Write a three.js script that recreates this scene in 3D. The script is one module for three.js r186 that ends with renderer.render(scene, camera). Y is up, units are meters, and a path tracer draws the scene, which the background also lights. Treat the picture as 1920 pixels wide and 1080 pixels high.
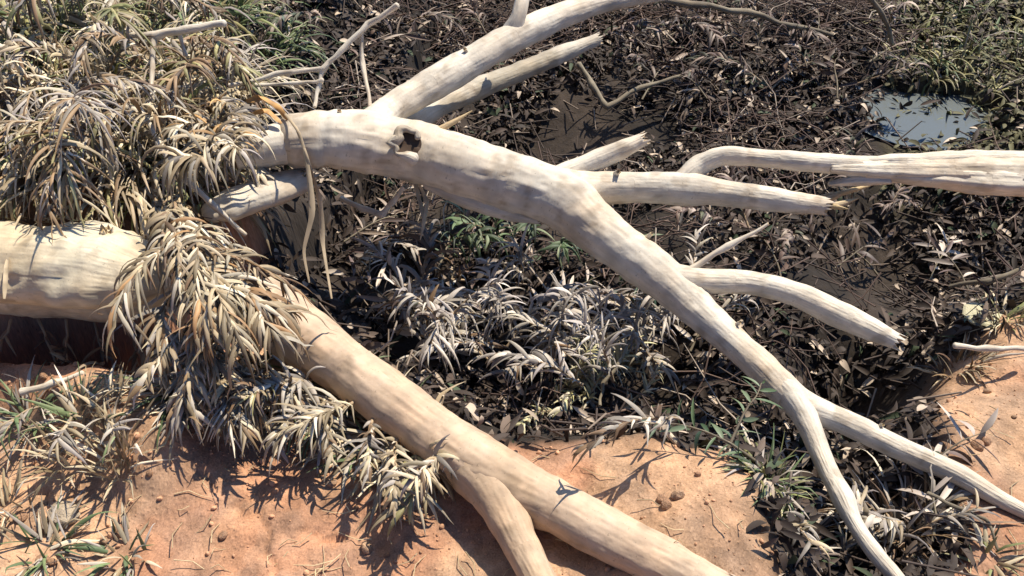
import * as THREE from 'three';
import { Sky } from 'three/addons/objects/Sky.js';
import { mergeGeometries } from 'three/addons/utils/BufferGeometryUtils.js';

// ------------------------------------------------------------------ camera, sky, sun, exposure
const scene = new THREE.Scene();
const camera = new THREE.PerspectiveCamera(36, 16 / 9, 0.05, 400);
camera.position.set(0, 1.65, 1.83);
camera.lookAt(0, 0, 0);
camera.updateMatrixWorld(true);
const SUN = new THREE.Vector3(0.36, 0.86, -0.36).normalize();
const sky = new Sky();
sky.name = 'sky'; sky.scale.setScalar(300);
sky.material.uniforms.sunPosition.value.copy(SUN);
sky.material.uniforms.turbidity.value = 6;
sky.material.uniforms.rayleigh.value = 0.7;
sky.material.uniforms.mieCoefficient.value = 0.004;
sky.userData.kind = 'structure';
scene.add(sky);
scene.environmentIntensity = 0.12;
const sun = new THREE.DirectionalLight(0xfff0d8, 5);
sun.position.copy(SUN).multiplyScalar(12);
sun.castShadow = true;
Object.assign(sun.shadow.camera, { left: -4, right: 4, top: 4, bottom: -4, near: 1, far: 30 });
sun.shadow.mapSize.set(4096, 4096); sun.shadow.bias = -0.0005;
scene.add(sun, sun.target);
const renderer = new THREE.WebGLRenderer({ antialias: true });
renderer.toneMapping = THREE.LinearToneMapping;
renderer.toneMappingExposure = 1.4;
renderer.shadowMap.enabled = true;

// ------------------------------------------------------------------ helpers
const V = (x, y, z) => new THREE.Vector3(x, y, z);
function rng(seed) { let a = seed >>> 0; return () => { a = (a + 0x6D2B79F5) | 0; let t = Math.imul(a ^ (a >>> 15), 1 | a); t = (t + Math.imul(t ^ (t >>> 7), 61 | t)) ^ t; return ((t ^ (t >>> 14)) >>> 0) / 4294967296; }; }
const clamp = (x, a = 0, b = 1) => Math.min(b, Math.max(a, x));
const smooth = (a, b, x) => { const t = clamp((x - a) / (b - a)); return t * t * (3 - 2 * t); };
const mix = (a, b, t) => a + (b - a) * t;
function hash3(x, y, z) { let h = Math.imul(x, 374761393) ^ Math.imul(y, 668265263) ^ Math.imul(z, 2147483647 - 1640531); h = Math.imul(h ^ (h >>> 13), 1274126177); return ((h ^ (h >>> 16)) >>> 0) / 4294967296; }
function noise(x, y, z = 0) {
  const X = Math.floor(x), Y = Math.floor(y), Z = Math.floor(z), u = x - X, v = y - Y, w = z - Z;
  const a = u * u * (3 - 2 * u), b = v * v * (3 - 2 * v), c = w * w * (3 - 2 * w);
  const l = (k) => mix(mix(hash3(X, Y, Z + k), hash3(X + 1, Y, Z + k), a), mix(hash3(X, Y + 1, Z + k), hash3(X + 1, Y + 1, Z + k), a), b);
  return mix(l(0), l(1), c);
}
const fbm = (x, y, z, n) => { let s = 0, a = 0.5, t = 0; for (let i = 0; i < n; i++) { s += a * noise(x, y, z); t += a; a *= 0.5; x = x * 2.03 + 7.1; y = y * 2.03 + 3.7; z = z * 2.03 + 1.3; } return s / t; };
// survey of the place: the photograph's sight lines met with a stated height above datum
const FWD = V(0, 0, 0).sub(camera.position).normalize(), RIGHT = V(1, 0, 0), UP = RIGHT.clone().cross(FWD);
const FOC = 540 / Math.tan(THREE.MathUtils.degToRad(18));
const sight = (px, py) => FWD.clone().multiplyScalar(FOC).addScaledVector(RIGHT, px - 960).addScaledVector(UP, 540 - py).normalize();
const at = (px, py, h) => { const d = sight(px, py); return camera.position.clone().addScaledVector(d, (h - camera.position.y) / d.y); };
const mpp = (p) => p.clone().sub(camera.position).dot(FWD) / FOC;    // metres per pixel there
function on(px, py, lift = 0) {                                       // where a sight line meets the ground
  const d = sight(px, py), p = camera.position.clone(); let t = 0.6;
  for (; t < 9; t += 0.01) { p.copy(camera.position).addScaledVector(d, t); if (p.y < H(p.x, p.z)) break; }
  p.y = H(p.x, p.z) + lift; return p;
}
const taken = {};
function numbered(n) { taken[n] = (taken[n] ?? -1) + 1; return taken[n] ? n + '_' + String(taken[n]).padStart(3, '0') : n; }
function shade(o) { o.castShadow = true; o.receiveShadow = true; return o; }
function thing(name, label, category, p, group) {
  const o = new THREE.Group(); o.name = numbered(name); o.position.copy(p); o.userData = { label, category };
  if (group) o.userData.group = group; scene.add(o); return o;
}
function part(parent, name, geo, mat, own = false) {                   // geo in world metres unless own
  if (!own) geo.translate(-parent.position.x, -parent.position.y, -parent.position.z);
  const m = shade(new THREE.Mesh(geo, mat)); m.name = name; parent.add(m); return m;
}
function sub(t, parent, name, geo, mat) { geo.translate(-t.position.x, -t.position.y, -t.position.z); const m = shade(new THREE.Mesh(geo, mat)); m.name = name; parent.add(m); return m; }
function single(name, label, category, geo, mat, p, group) {
  const m = shade(new THREE.Mesh(geo, mat)); m.name = numbered(name); m.position.copy(p);
  m.userData = { label, category }; if (group) m.userData.group = group; scene.add(m); return m;
}

// ------------------------------------------------------------------ terrain
const poly = (pts) => pts.map(([x, y]) => { const p = at(x, y, 0); return [p.x, p.z]; });
function sd(pg, x, z) {                                                // signed distance, positive inside
  let d = 1e9, ins = false;
  for (let i = 0, j = pg.length - 1; i < pg.length; j = i++) {
    const [xi, zi] = pg[i], [xj, zj] = pg[j], ex = xj - xi, ez = zj - zi, wx = x - xi, wz = z - zi;
    const t = clamp((wx * ex + wz * ez) / (ex * ex + ez * ez)), bx = wx - ex * t, bz = wz - ez * t;
    d = Math.min(d, bx * bx + bz * bz);
    if ((zi > z) !== (zj > z) && x < (xj - xi) * (z - zi) / (zj - zi) + xi) ins = !ins;
  }
  return (ins ? 1 : -1) * Math.sqrt(d);
}
const LITTER = poly([[455, 470], [600, 640], [790, 770], [960, 830], [1110, 845], [1200, 835], [1370, 870], [1430, 990], [1420, 1180], [1780, 1180], [1790, 1000], [1780, 900], [1765, 790], [1785, 690], [1815, 605], [2000, 540], [2500, 520], [2600, -300], [380, -300], [430, 60], [440, 300]]);
const BANK = [...[[-900, 560], [-200, 562], [0, 566], [130, 572], [235, 582], [300, 575], [350, 520], [430, 430], [500, 385]].map(([x, y]) => { const p = at(x, y, 0.17); return [p.x, p.z]; }), [-0.42, -0.9], [-0.36, -1.6], [-0.2, -6], [-9, -6]];
const GREENCORNER = poly([[1690, 250], [1660, -400], [2600, -400], [2600, 270]]);
const CRACKS = [[[372, 895], [405, 925], [440, 945], [470, 965]], [[478, 950], [492, 985], [500, 1030], [520, 1090]], [[60, 915], [92, 930], [95, 985]], [[560, 985], [620, 1005], [660, 1000]]].map(poly);
function lineDist(pl, x, z) { let d = 1e9; for (let i = 1; i < pl.length; i++) { const [xi, zi] = pl[i - 1], [xj, zj] = pl[i]; const ex = xj - xi, ez = zj - zi, t = clamp(((x - xi) * ex + (z - zi) * ez) / (ex * ex + ez * ez)); d = Math.min(d, Math.hypot(x - xi - ex * t, z - zi - ez * t)); } return d; }
const CREST = [[-400, 620, 0.12], [-100, 640, 0.12], [60, 672, 0.12], [190, 745, 0.09], [290, 825, 0.03]].map((q) => { const p = at(...q); return [p.x, p.z]; }), PUDDLE = at(1735, 212, -0.2);
const PITS = [[1640, 690, 0.3, 0.3], [1000, 250, 0.4, 0.16], [1700, 440, 0.45, 0.2], [1210, 670, 0.26, 0.18]].map(([x, y, r, d]) => { const p = at(x, y, -0.2); return [p.x, p.z, r, d]; });
const SOILHUMP = at(1320, 985, 0);
function litterMask(x, z) { const w = (fbm(x * 4, z * 4, 3, 4) - 0.5) * 0.2; return smooth(-0.03, 0.05, sd(LITTER, x, z) + w); }
function bankD(x, z) { return sd(BANK, x, z) + (fbm(x * 5, 2, z * 5, 3) - 0.5) * 0.07; }
function H(x, z, fine = false) {
  let h = 0;
  const far = Math.hypot(x, z);
  const lw = (fbm(x * 3, z * 3, 9, 3) - 0.5) * 0.14;
  const lit = sd(LITTER, x, z);
  h -= 0.2 * smooth(-0.02, 0.26, lit + lw) * (1 - smooth(1.6, 4, far));
  for (const [px, pz, r, d] of PITS) h -= d * Math.exp(-((x - px) ** 2 + (z - pz) ** 2) / (r * r * 0.5));
  const bd = bankD(x, z);
  h += 0.17 * smooth(-0.01, 0.05, bd) + 0.17 * smooth(0.09, 0.4, bd) + 0.06 * smooth(0.4, 1.2, bd);
  h += 0.11 * Math.exp(-((lineDist(CREST, x, z) / 0.11) ** 2)) * smooth(0.0, -0.06, bd) - 0.15 * Math.exp(-(((bd + 0.05) / 0.05) ** 2)) * smooth(-0.55, -0.85, x);
  h += 0.1 * Math.exp(-((x - SOILHUMP.x) ** 2 + (z - SOILHUMP.z) ** 2) / 0.045);
  h += (fbm(x * 2.2, z * 2.2, 5, 3) - 0.5) * 0.09 + (fbm(x * 9, z * 9, 1, 3) - 0.5) * 0.03;
  h += (fbm(x * 0.25, z * 0.25, 8, 3) - 0.5) * 1.2 * smooth(3, 12, far);
  h = mix(-0.24, h, smooth(0.16, 0.3, Math.hypot((x - PUDDLE.x) * 0.75, z - PUDDLE.z) * 1.2 + (fbm(x * 11, z * 11, 6, 2) - 0.5) * 0.3));
  if (fine) {
    const rough = mix(0.22, 1, smooth(0.45, 0.62, fbm(x * 3.1, z * 3.1, 21, 3)));
    h += rough * ((fbm(x * 26, z * 26, 4, 4) - 0.5) * 0.02 + Math.pow(noise(x * 55, z * 55, 2), 3) * 0.005);
    for (const c of CRACKS) { const d = lineDist(c, x + (noise(x * 40, z * 40) - 0.5) * 0.02, z + (noise(x * 40, z * 40, 9) - 0.5) * 0.02); if (d < 0.02) h -= 0.014 * (1 - smooth(0.001, 0.008, d)); }
  }
  return h;
}
function lines(a, b, step, far) { const r = []; let s = step, x = a; const lo = []; while (x > -far) { s *= 1.28; x -= s; lo.push(x); } r.push(...lo.reverse()); for (x = a; x < b; x += step) r.push(x); s = step; while (x < far) { r.push(x); s *= 1.28; x += s; } r.push(x); return r; }
// tileable grain for soil, bark and litter
function pnoise(x, y, per, seed) { const X = Math.floor(x), Y = Math.floor(y), u = x - X, v = y - Y, m = (k) => ((k % per) + per) % per; const a = u * u * (3 - 2 * u), b = v * v * (3 - 2 * v); return mix(mix(hash3(m(X), m(Y), seed), hash3(m(X + 1), m(Y), seed), a), mix(hash3(m(X), m(Y + 1), seed), hash3(m(X + 1), m(Y + 1), seed), a), b); }
function tex(n, fn, srgb) {
  const d = new Uint8Array(n * n * 4);
  for (let y = 0; y < n; y++) for (let x = 0; x < n; x++) { const c = fn(x / n, y / n); const i = (y * n + x) * 4; d[i] = clamp(c[0]) * 255; d[i + 1] = clamp(c[1]) * 255; d[i + 2] = clamp(c[2]) * 255; d[i + 3] = 255; }
  const t = new THREE.DataTexture(d, n, n); t.wrapS = t.wrapT = THREE.RepeatWrapping; t.magFilter = THREE.LinearFilter; t.minFilter = THREE.LinearMipmapLinearFilter; t.generateMipmaps = true;
  if (srgb) t.colorSpace = THREE.SRGBColorSpace; t.needsUpdate = true; return t;
}
const pf = (u, v, f, n, s) => { let t = 0, a = 0.5, w = 0; for (let i = 0; i < n; i++) { t += a * pnoise(u * f, v * f, f, s + i); w += a; a *= 0.55; f *= 2; } return t / w; };
const soilTex = tex(1024, (u, v) => { const g = pf(u, v, 16, 6, 3), s = pnoise(u * 256, v * 256, 256, 40); let k = 0.66 + 0.32 * (g - 0.5) + 0.12 * (s - 0.5); if (s > 0.93) k += 0.1; if (s < 0.05) k -= 0.16; const w = pf(u, v, 6, 4, 70); return [k * 1.32, k * (1.28 + 0.05 * w), k * (1.22 + 0.14 * w)]; }, true);
const soilBump = tex(1024, (u, v) => { const g = pf(u, v, 20, 6, 3) + 0.5 * Math.pow(pnoise(u * 90, v * 90, 90, 12), 4); return [g, g, g]; });
const ground = (() => {
  const xs = lines(-1.9, 2.0, 0.0085, 45), zs = lines(-2.3, 0.95, 0.0085, 45), nx = xs.length, nz = zs.length;
  const pos = new Float32Array(nx * nz * 3), col = new Float32Array(nx * nz * 3), uv = new Float32Array(nx * nz * 2), idx = new Uint32Array((nx - 1) * (nz - 1) * 6);
  let k = 0;
  const red = [0.56, 0.305, 0.185], tan = [0.62, 0.395, 0.245], brown = [0.2, 0.12, 0.075], shadedHumus = [0.032, 0.024, 0.019], olive = [0.13, 0.12, 0.07], grey = [0.3, 0.25, 0.2];  // humus is wet dark earth, with the shade of the hollow painted in
  for (let j = 0; j < nz; j++) for (let i = 0; i < nx; i++) {
    const x = xs[i], z = zs[j], n = j * nx + i;
    pos[n * 3] = x; pos[n * 3 + 1] = H(x, z, true); pos[n * 3 + 2] = z; uv[n * 2] = x / 0.55; uv[n * 2 + 1] = z / 0.55;
    const m = litterMask(x, z), a = smooth(0.42, 0.6, fbm(x * 3.3, z * 3.3, 31, 4)), b = smooth(0.55, 0.66, fbm(x * 7, z * 7, 47, 5)), bk = smooth(0.0, 0.1, bankD(x, z)), gc = smooth(-0.05, 0.15, sd(GREENCORNER, x, z) + (fbm(x * 4, z * 4, 61, 3) - 0.5) * 0.4);
    const gl = smooth(0.5, 0.58, fbm(x * 12, z * 12, 77, 4)) * 0.5;
    for (let c = 0; c < 3; c++) { let v = mix(red[c], tan[c], a); v = mix(v, grey[c], gl * 0.5); v = mix(v, brown[c], b * 0.35); v = mix(v, brown[c] * 0.8, bk * 0.8); v = mix(v, shadedHumus[c] * (0.7 + 0.9 * a), m); v = mix(v, olive[c], gc * (0.4 + 0.6 * b)); col[n * 3 + c] = v; }
  }
  for (let j = 0; j < nz - 1; j++) for (let i = 0; i < nx - 1; i++) { const a = j * nx + i; idx[k++] = a; idx[k++] = a + nx; idx[k++] = a + 1; idx[k++] = a + 1; idx[k++] = a + nx; idx[k++] = a + nx + 1; }
  const g = new THREE.BufferGeometry(); g.setAttribute('position', new THREE.BufferAttribute(pos, 3)); g.setAttribute('color', new THREE.BufferAttribute(col, 3)); g.setAttribute('uv', new THREE.BufferAttribute(uv, 2)); g.setIndex(new THREE.BufferAttribute(idx, 1)); g.computeVertexNormals();
  const m = shade(new THREE.Mesh(g, new THREE.MeshStandardMaterial({ vertexColors: true, map: soilTex, bumpMap: soilBump, bumpScale: 0.0035, roughness: 0.96 })));
  m.name = 'ground'; m.userData.kind = 'structure'; scene.add(m); return m;
})();

// ------------------------------------------------------------------ wood
const barkTex = tex(512, (u, v) => { const g = pf(u, v, 8, 5, 5), st = pnoise(u * 64, v * 8, 64, 9), sp = pnoise(u * 96, v * 96, 96, 77), h = pf(u, v, 5, 3, 90); let k = 0.88 + 0.24 * (g - 0.5) + 0.075 * (st - 0.5); if (sp > 0.94) k -= 0.16; return [k, k * (0.97 + 0.05 * h), k * (0.93 + 0.1 * h)]; }, true);
const barkBump = tex(512, (u, v) => { const g = 0.7 * pf(u, v, 5, 5, 5) + 0.2 * pf(u, v, 24, 3, 55) + 0.2 * pnoise(u * 48, v * 6, 48, 19); return [g, g, g]; });
const barkMat = new THREE.MeshStandardMaterial({ vertexColors: true, map: barkTex, bumpMap: barkBump, bumpScale: 0.004, roughness: 0.72 });
const twigMat = new THREE.MeshStandardMaterial({ vertexColors: true, map: barkTex, bumpMap: barkBump, bumpScale: 0.002, roughness: 0.8 });
const BARK = { cream: [0.8, 0.73, 0.62], grey: [0.64, 0.59, 0.51], tan: [0.56, 0.41, 0.26], wood: [0.66, 0.5, 0.28], dull: [0.3, 0.26, 0.19], dark: [0.11, 0.085, 0.06] };
// pts: [px, py, height, width in photo pixels]; returns a bent, tapering, lumpy limb in world metres
const SOLID = [];
function limb(pts, o = {}) {
  const P = pts.map(([x, y, h]) => at(x, y, h)), R = pts.map((q, i) => q[3] * mpp(P[i]) / 2);
  if (o.solid) { const cv = new THREE.CatmullRomCurve3(P, false, 'centripetal'); for (let i = 0; i <= 60; i++) { const t = i / 60 * (P.length - 1), k = Math.min(P.length - 2, Math.floor(t)); SOLID.push([cv.getPoint(i / 60), mix(R[k], R[k + 1], t - k) * (o.solid)]); } }
  return limb3(P, R, o);
}
function limb3(P, R, { seg = 34, lump = 0.14, seed = 1, end = 'broken', start = 'round', colA = BARK.cream, colB = BARK.grey, colC = BARK.tan, step = 0.01, profile = null, wob = 0, sharp = false } = {}) {
  if (sharp) { const rj = rng(seed * 31 + 9), Q = [], S = []; P.forEach((p, i) => { Q.push(p); S.push(R[i] * (1.1 + 0.3 * rj())); if (i < P.length - 1) for (const f of [0.35, 0.7]) { const d = P[i + 1].distanceTo(p) * 0.07; Q.push(p.clone().lerp(P[i + 1], f).add(V((rj() - 0.5) * d, (rj() - 0.5) * d, (rj() - 0.5) * d))); S.push(mix(R[i], R[i + 1], f) * (0.85 + 0.15 * rj())); } }); P = Q; R = S; }
  const cv = sharp ? new THREE.CatmullRomCurve3(P, false, 'catmullrom', 0.18) : new THREE.CatmullRomCurve3(P, false, 'centripetal'), L = cv.getLength(), N = Math.max(4, Math.round(L / step)), n = P.length - 1, rnd = rng(seed * 977 + 5);
  const pos = [], col = [], uv = [], idx = [], rAv = R.reduce((a, b) => a + b, 0) / R.length, reps = Math.max(1, Math.round(2 * Math.PI * rAv / 0.3));
  let nrm = null, prevT = null, len = 0, prevP = null, ring = 0;
  const rows = [];
  const jag = Array.from({ length: seg + 1 }, () => rnd());
  jag[seg] = jag[0];
  const pushRow = (c, t, a, b, r, kind, ax, vlen) => {
    rows.push(pos.length / 3);
    for (let i = 0; i <= seg; i++) {
      const th = i / seg * Math.PI * 2, ca = Math.cos(th), sa = Math.sin(th);
      const dir = a.clone().multiplyScalar(ca).addScaledVector(b, sa), q = c.clone().addScaledVector(dir, r);
      let k = kind === 'skin' ? 1 + lump * 2 * (fbm(q.x * 9 + seed, q.y * 9, q.z * 9, 3) - 0.5) + lump * 0.5 * (noise(q.x * 40, q.y * 40 + seed, q.z * 40) - 0.5) : 1;
      if (kind === 'skin' && r > 0.016) { const gv = Math.abs(noise(ca * 3.5 + seed, sa * 3.5, vlen * 2.2) - 0.5), gw = Math.abs(fbm(ca * 6 + seed, sa * 6 + 20, vlen * 3.5, 2) - 0.5); k *= 1 - 0.045 * (1 - smooth(0, 0.035, gv)) - 0.03 * (1 - smooth(0, 0.03, gw)); }
      if (profile && kind === 'skin') k *= profile(th, dir, vlen / L, q);
      const p = c.clone().addScaledVector(dir, r * k).addScaledVector(t, ax ? ax(i) : 0);
      pos.push(p.x, p.y, p.z); uv.push(i / seg * reps, vlen / 0.3);
      const m1 = smooth(0.47, 0.6, fbm(p.x * 7 + seed, p.y * 7, p.z * 7, 4)), m2 = smooth(0.56, 0.66, fbm(p.x * 5 + 9, p.y * 5 + seed, p.z * 5, 4)), m3 = smooth(0.66, 0.72, fbm(p.x * 24, p.y * 24 + seed, p.z * 24, 2));
      for (let c3 = 0; c3 < 3; c3++) { let v = mix(colA[c3], colB[c3], m1 * 0.6); v = mix(v, colC[c3], m2 * 0.32); v = mix(v, colC[c3] * 0.55, m3 * 0.4); if (kind === 'wood') v = mix(BARK.wood[c3], BARK.tan[c3], jag[i] * 0.8); col.push(v); }
    }
  };
  let aEnd, bEnd, tEnd, cEnd, rEnd;
  for (let k = 0; k <= N; k++) {
    const u = k / N, tt = u * n, i0 = Math.min(n - 1, Math.floor(tt)), f = tt - i0, c = cv.getPoint(u), t = cv.getTangent(u);
    let r = mix(R[i0], R[i0 + 1], f * f * (3 - 2 * f) * 0.5 + f * 0.5);
    if (!nrm) { nrm = Math.abs(t.y) < 0.9 ? V(0, 1, 0) : V(1, 0, 0); nrm.addScaledVector(t, -nrm.dot(t)).normalize(); } else { nrm.addScaledVector(t, -nrm.dot(t)).normalize(); len += c.distanceTo(prevP); }
    const b = t.clone().cross(nrm).normalize(); prevP = c.clone();
    if (wob) { c.x += (noise(len * 22, seed, 1) - 0.5) * wob; c.y += (noise(len * 22, seed, 5) - 0.5) * wob; c.z += (noise(len * 22, seed, 9) - 0.5) * wob; }
    if (k === 0) {
      if (start === 'round') { for (const [s, d] of [[0.01, 0.6], [0.5, 0.5], [0.85, 0.25]]) pushRow(c.clone().addScaledVector(t, -d * r), t, nrm, b, r * s, 'skin', null, 0); }
      else { pushRow(c.clone().addScaledVector(t, 0.004), t, nrm, b, r * 0.02, 'wood', null, 0); pushRow(c.clone().addScaledVector(t, 0.002), t, nrm, b, r * 0.55, 'wood', (i) => jag[i] * 0.004, 0); pushRow(c, t, nrm, b, r * 0.93, 'wood', null, 0); }
    }
    const late = end === 'broken' && k === N;
    pushRow(c, t, nrm, b, r, 'skin', late ? (i) => (Math.pow(jag[i], 2) * 1.3 - 0.25) * r : null, len);
    aEnd = nrm; bEnd = b; tEnd = t; cEnd = c; rEnd = r;
  }
  if (end === 'broken') { pushRow(cEnd, tEnd, aEnd, bEnd, rEnd * 0.86, 'wood', (i) => (Math.pow(jag[i], 2) * 1.2 - 0.4) * rEnd, len); pushRow(cEnd, tEnd, aEnd, bEnd, rEnd * 0.5, 'wood', (i) => (jag[(i * 7 + 3) % seg] * 1.1 - 0.6) * rEnd, len); pushRow(cEnd, tEnd, aEnd, bEnd, 0.001, 'wood', () => -0.3 * rEnd, len); }
  else { for (const [s, d] of [[0.8, 0.3], [0.45, 0.55], [0.01, 0.65]]) pushRow(cEnd.clone().addScaledVector(tEnd, d * rEnd), tEnd, aEnd, bEnd, rEnd * s, 'skin', null, len); }
  for (let q = 0; q < rows.length - 1; q++) for (let i = 0; i < seg; i++) { const a = rows[q] + i, b = rows[q + 1] + i; idx.push(a, a + 1, b, a + 1, b + 1, b); }
  const g = new THREE.BufferGeometry(); g.setAttribute('position', new THREE.Float32BufferAttribute(pos, 3)); g.setAttribute('color', new THREE.Float32BufferAttribute(col, 3)); g.setAttribute('uv', new THREE.Float32BufferAttribute(uv, 2)); g.setIndex(idx); g.computeVertexNormals();
  // weld the normals of the seam
  const nr = g.attributes.normal; for (const r0 of rows) { const x = nr.getX(r0) + nr.getX(r0 + seg), y = nr.getY(r0) + nr.getY(r0 + seg), z = nr.getZ(r0) + nr.getZ(r0 + seg), l = Math.hypot(x, y, z) || 1; nr.setXYZ(r0, x / l, y / l, z / l); nr.setXYZ(r0 + seg, x / l, y / l, z / l); }
  return g;
}
function splinter(px, py, h, px2, py2, h2, w, seed) { return limb([[px, py, h, w], [(px + px2) / 2 + 3, (py + py2) / 2, (h + h2) / 2, w * 0.8], [px2, py2, h2, w * 0.15]], { seg: 7, lump: 0.25, seed, end: 'round', colA: BARK.wood, colB: BARK.cream, step: 0.02 }); }

// the forked fallen tree
{
  const t = thing('fallen_tree', 'pale forked fallen tree running from the grassy bank across to lower right', 'fallen tree', at(452, 330, 0.3));
  part(t, 'trunk', limb([[548, 264, 0.35, 100], [600, 261, 0.35, 108], [680, 266, 0.34, 112], [780, 286, 0.31, 114], [880, 316, 0.29, 116], [980, 346, 0.26, 110], [1060, 378, 0.24, 106], [1115, 425, 0.21, 98], [1180, 475, 0.18, 90], [1250, 530, 0.155, 80], [1330, 602, 0.125, 66], [1420, 682, 0.095, 60], [1500, 757, 0.07, 58], [1580, 790, 0.055, 47], [1680, 838, 0.04, 44], [1790, 887, 0.03, 41], [1880, 938, 0.02, 32], [1970, 985, 0.01, 20]], { seg: 56, seed: 3, solid: 1.04, start: 'round', end: 'round', profile: (th, d, s) => 1 - 0.05 * Math.exp(-(((s - 0.045) / 0.006) ** 2)) + 0.04 * Math.exp(-(((s - 0.1) / 0.02) ** 2)) }), barkMat);
  part(t, 'stripped_butt', limb([[440, 284, 0.35, 66], [490, 276, 0.35, 74], [540, 268, 0.35, 80], [590, 262, 0.35, 78]], { seed: 5, start: 'cut', colA: BARK.cream, colB: BARK.wood }), barkMat);
  const bA = part(t, 'branch', limb([[672, 272, 0.34, 70], [700, 240, 0.355, 76], [735, 205, 0.37, 60], [850, 135, 0.41, 60], [960, 72, 0.44, 58], [1060, 26, 0.45, 48], [1150, 0, 0.45, 40], [1290, -22, 0.44, 30]], { seed: 7 }), barkMat);
  sub(t, bA, 'side_branch', limb([[955, 70, 0.44, 42], [972, 30, 0.5, 28], [985, -30, 0.56, 24]], { seed: 8 }), barkMat);
  part(t, 'branch', limb([[755, 245, 0.28, 34], [860, 182, 0.27, 40], [960, 140, 0.27, 36], [1050, 103, 0.28, 34], [1120, 74, 0.3, 22]], { seed: 9, colA: BARK.grey, colB: BARK.dull, lump: 0.2 }), barkMat);
  part(t, 'branch_stub', limb([[1040, 335, 0.27, 44], [1120, 300, 0.3, 40], [1170, 279, 0.33, 36], [1205, 262, 0.35, 26]], { seed: 10, lump: 0.2 }), barkMat);
  const bB = part(t, 'branch', limb([[980, 346, 0.26, 84], [1050, 354, 0.25, 86], [1120, 352, 0.25, 62], [1200, 352, 0.255, 56], [1290, 355, 0.26, 60], [1400, 368, 0.26, 48], [1490, 380, 0.26, 44], [1550, 388, 0.26, 36]], { seed: 11 }), barkMat);
  for (const [a, b, c, d, w, s] of [[1535, 380, 1600, 352, 16, 1], [1540, 372, 1650, 342, 13, 2], [1545, 390, 1610, 372, 14, 3], [1540, 384, 1590, 392, 12, 4]]) sub(t, bB, 'splinter', splinter(a, b, 0.26, c, d, 0.25 + s * 0.01, w, s), barkMat);
  const bS = part(t, 'split_branch', limb([[1265, 350, 0.265, 44], [1310, 312, 0.3, 40], [1350, 293, 0.33, 36], [1400, 294, 0.34, 34], [1500, 303, 0.34, 34], [1600, 309, 0.34, 36], [1690, 314, 0.34, 34], [1780, 312, 0.34, 26]], { seed: 12, lump: 0.32 }), barkMat);
  const rip = (th, d) => 0.75 + 0.5 * noise(th * 2.5, 4);
  [[[1600, 304, 0.35, 14], [1700, 305, 0.355, 34], [1840, 303, 0.355, 42], [2000, 308, 0.355, 46]], [[1560, 316, 0.34, 16], [1680, 321, 0.34, 42], [1830, 323, 0.345, 54], [1995, 330, 0.345, 56]], [[1625, 328, 0.335, 12], [1760, 333, 0.335, 40], [1860, 340, 0.335, 50], [2010, 346, 0.335, 52]], [[1770, 300, 0.355, 8], [1815, 290, 0.365, 18], [1870, 294, 0.365, 20], [1960, 300, 0.36, 12]], [[1555, 345, 0.3, 10], [1610, 338, 0.315, 22], [1670, 340, 0.325, 10]]].forEach((q, i) => sub(t, bS, 'torn_slat', limb(q, { seg: 24, seed: 360 + i, lump: 0.28, profile: rip }), barkMat));
  part(t, 'branch', limb([[1170, 470, 0.185, 70], [1235, 516, 0.165, 72], [1310, 526, 0.175, 50], [1400, 530, 0.175, 46], [1480, 548, 0.17, 48], [1570, 588, 0.155, 50], [1630, 616, 0.145, 46], [1680, 640, 0.13, 34]], { seed: 13 }), barkMat);
  part(t, 'twig', limb([[1280, 515, 0.19, 15], [1365, 462, 0.25, 12], [1440, 420, 0.3, 6]], { seed: 14, seg: 8, sharp: true }), twigMat);
  part(t, 'branch', limb([[1440, 702, 0.088, 52], [1488, 750, 0.076, 58], [1522, 812, 0.06, 42], [1552, 882, 0.045, 38], [1578, 930, 0.04, 44], [1605, 985, 0.03, 30], [1640, 1035, 0.02, 30], [1700, 1105, 0.0, 26]], { seed: 15, lump: 0.2 }), barkMat);
  part(t, 'ledge_of_bark', limb([[800, 345, 0.25, 20], [870, 372, 0.23, 30], [950, 398, 0.2, 34], [1010, 412, 0.19, 18]], { seed: 16, lump: 0.25 }), barkMat);
  part(t, 'splinter', splinter(800, 255, 0.36, 885, 208, 0.4, 16, 17), barkMat);
  // torn knot on the trunk
  { // ring knot; a dark disc is painted for the shade inside its hole
    const kn = at(766, 268, 0.388), kd = V(0.12, 0.74, 0.66).normalize(), ku = V(0.3, 0.6, -0.74).addScaledVector(kd, 0).normalize(), kx = ku.clone().cross(kd).normalize(), ky = kd.clone().cross(kx).normalize(), P = [], Rr = [];
    for (let i = 0; i <= 12; i++) { const a = 0.9 + i / 12 * 4.4, q = 0.036 * (0.6 + 0.75 * noise(Math.cos(a) * 2.6 + 5, Math.sin(a) * 2.6)); P.push(kn.clone().addScaledVector(kx, Math.cos(a) * q * 1.1).addScaledVector(ky, Math.sin(a) * q)); Rr.push(0.003 + 0.017 * Math.pow(noise(Math.cos(a) * 2.5, Math.sin(a) * 2.5, 8), 1.5)); }
    const lip = part(t, 'knot', limb3(P, Rr, { seg: 12, seed: 33, lump: 0.4, end: 'round', step: 0.007, colB: BARK.dull }), barkMat);
    const hd = new THREE.CircleGeometry(0.034, 24), hp = hd.attributes.position; for (let i = 0; i < hp.count; i++) hp.setZ(i, (noise(hp.getX(i) * 90, hp.getY(i) * 90) - 0.5) * 0.012 - 0.004);
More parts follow.
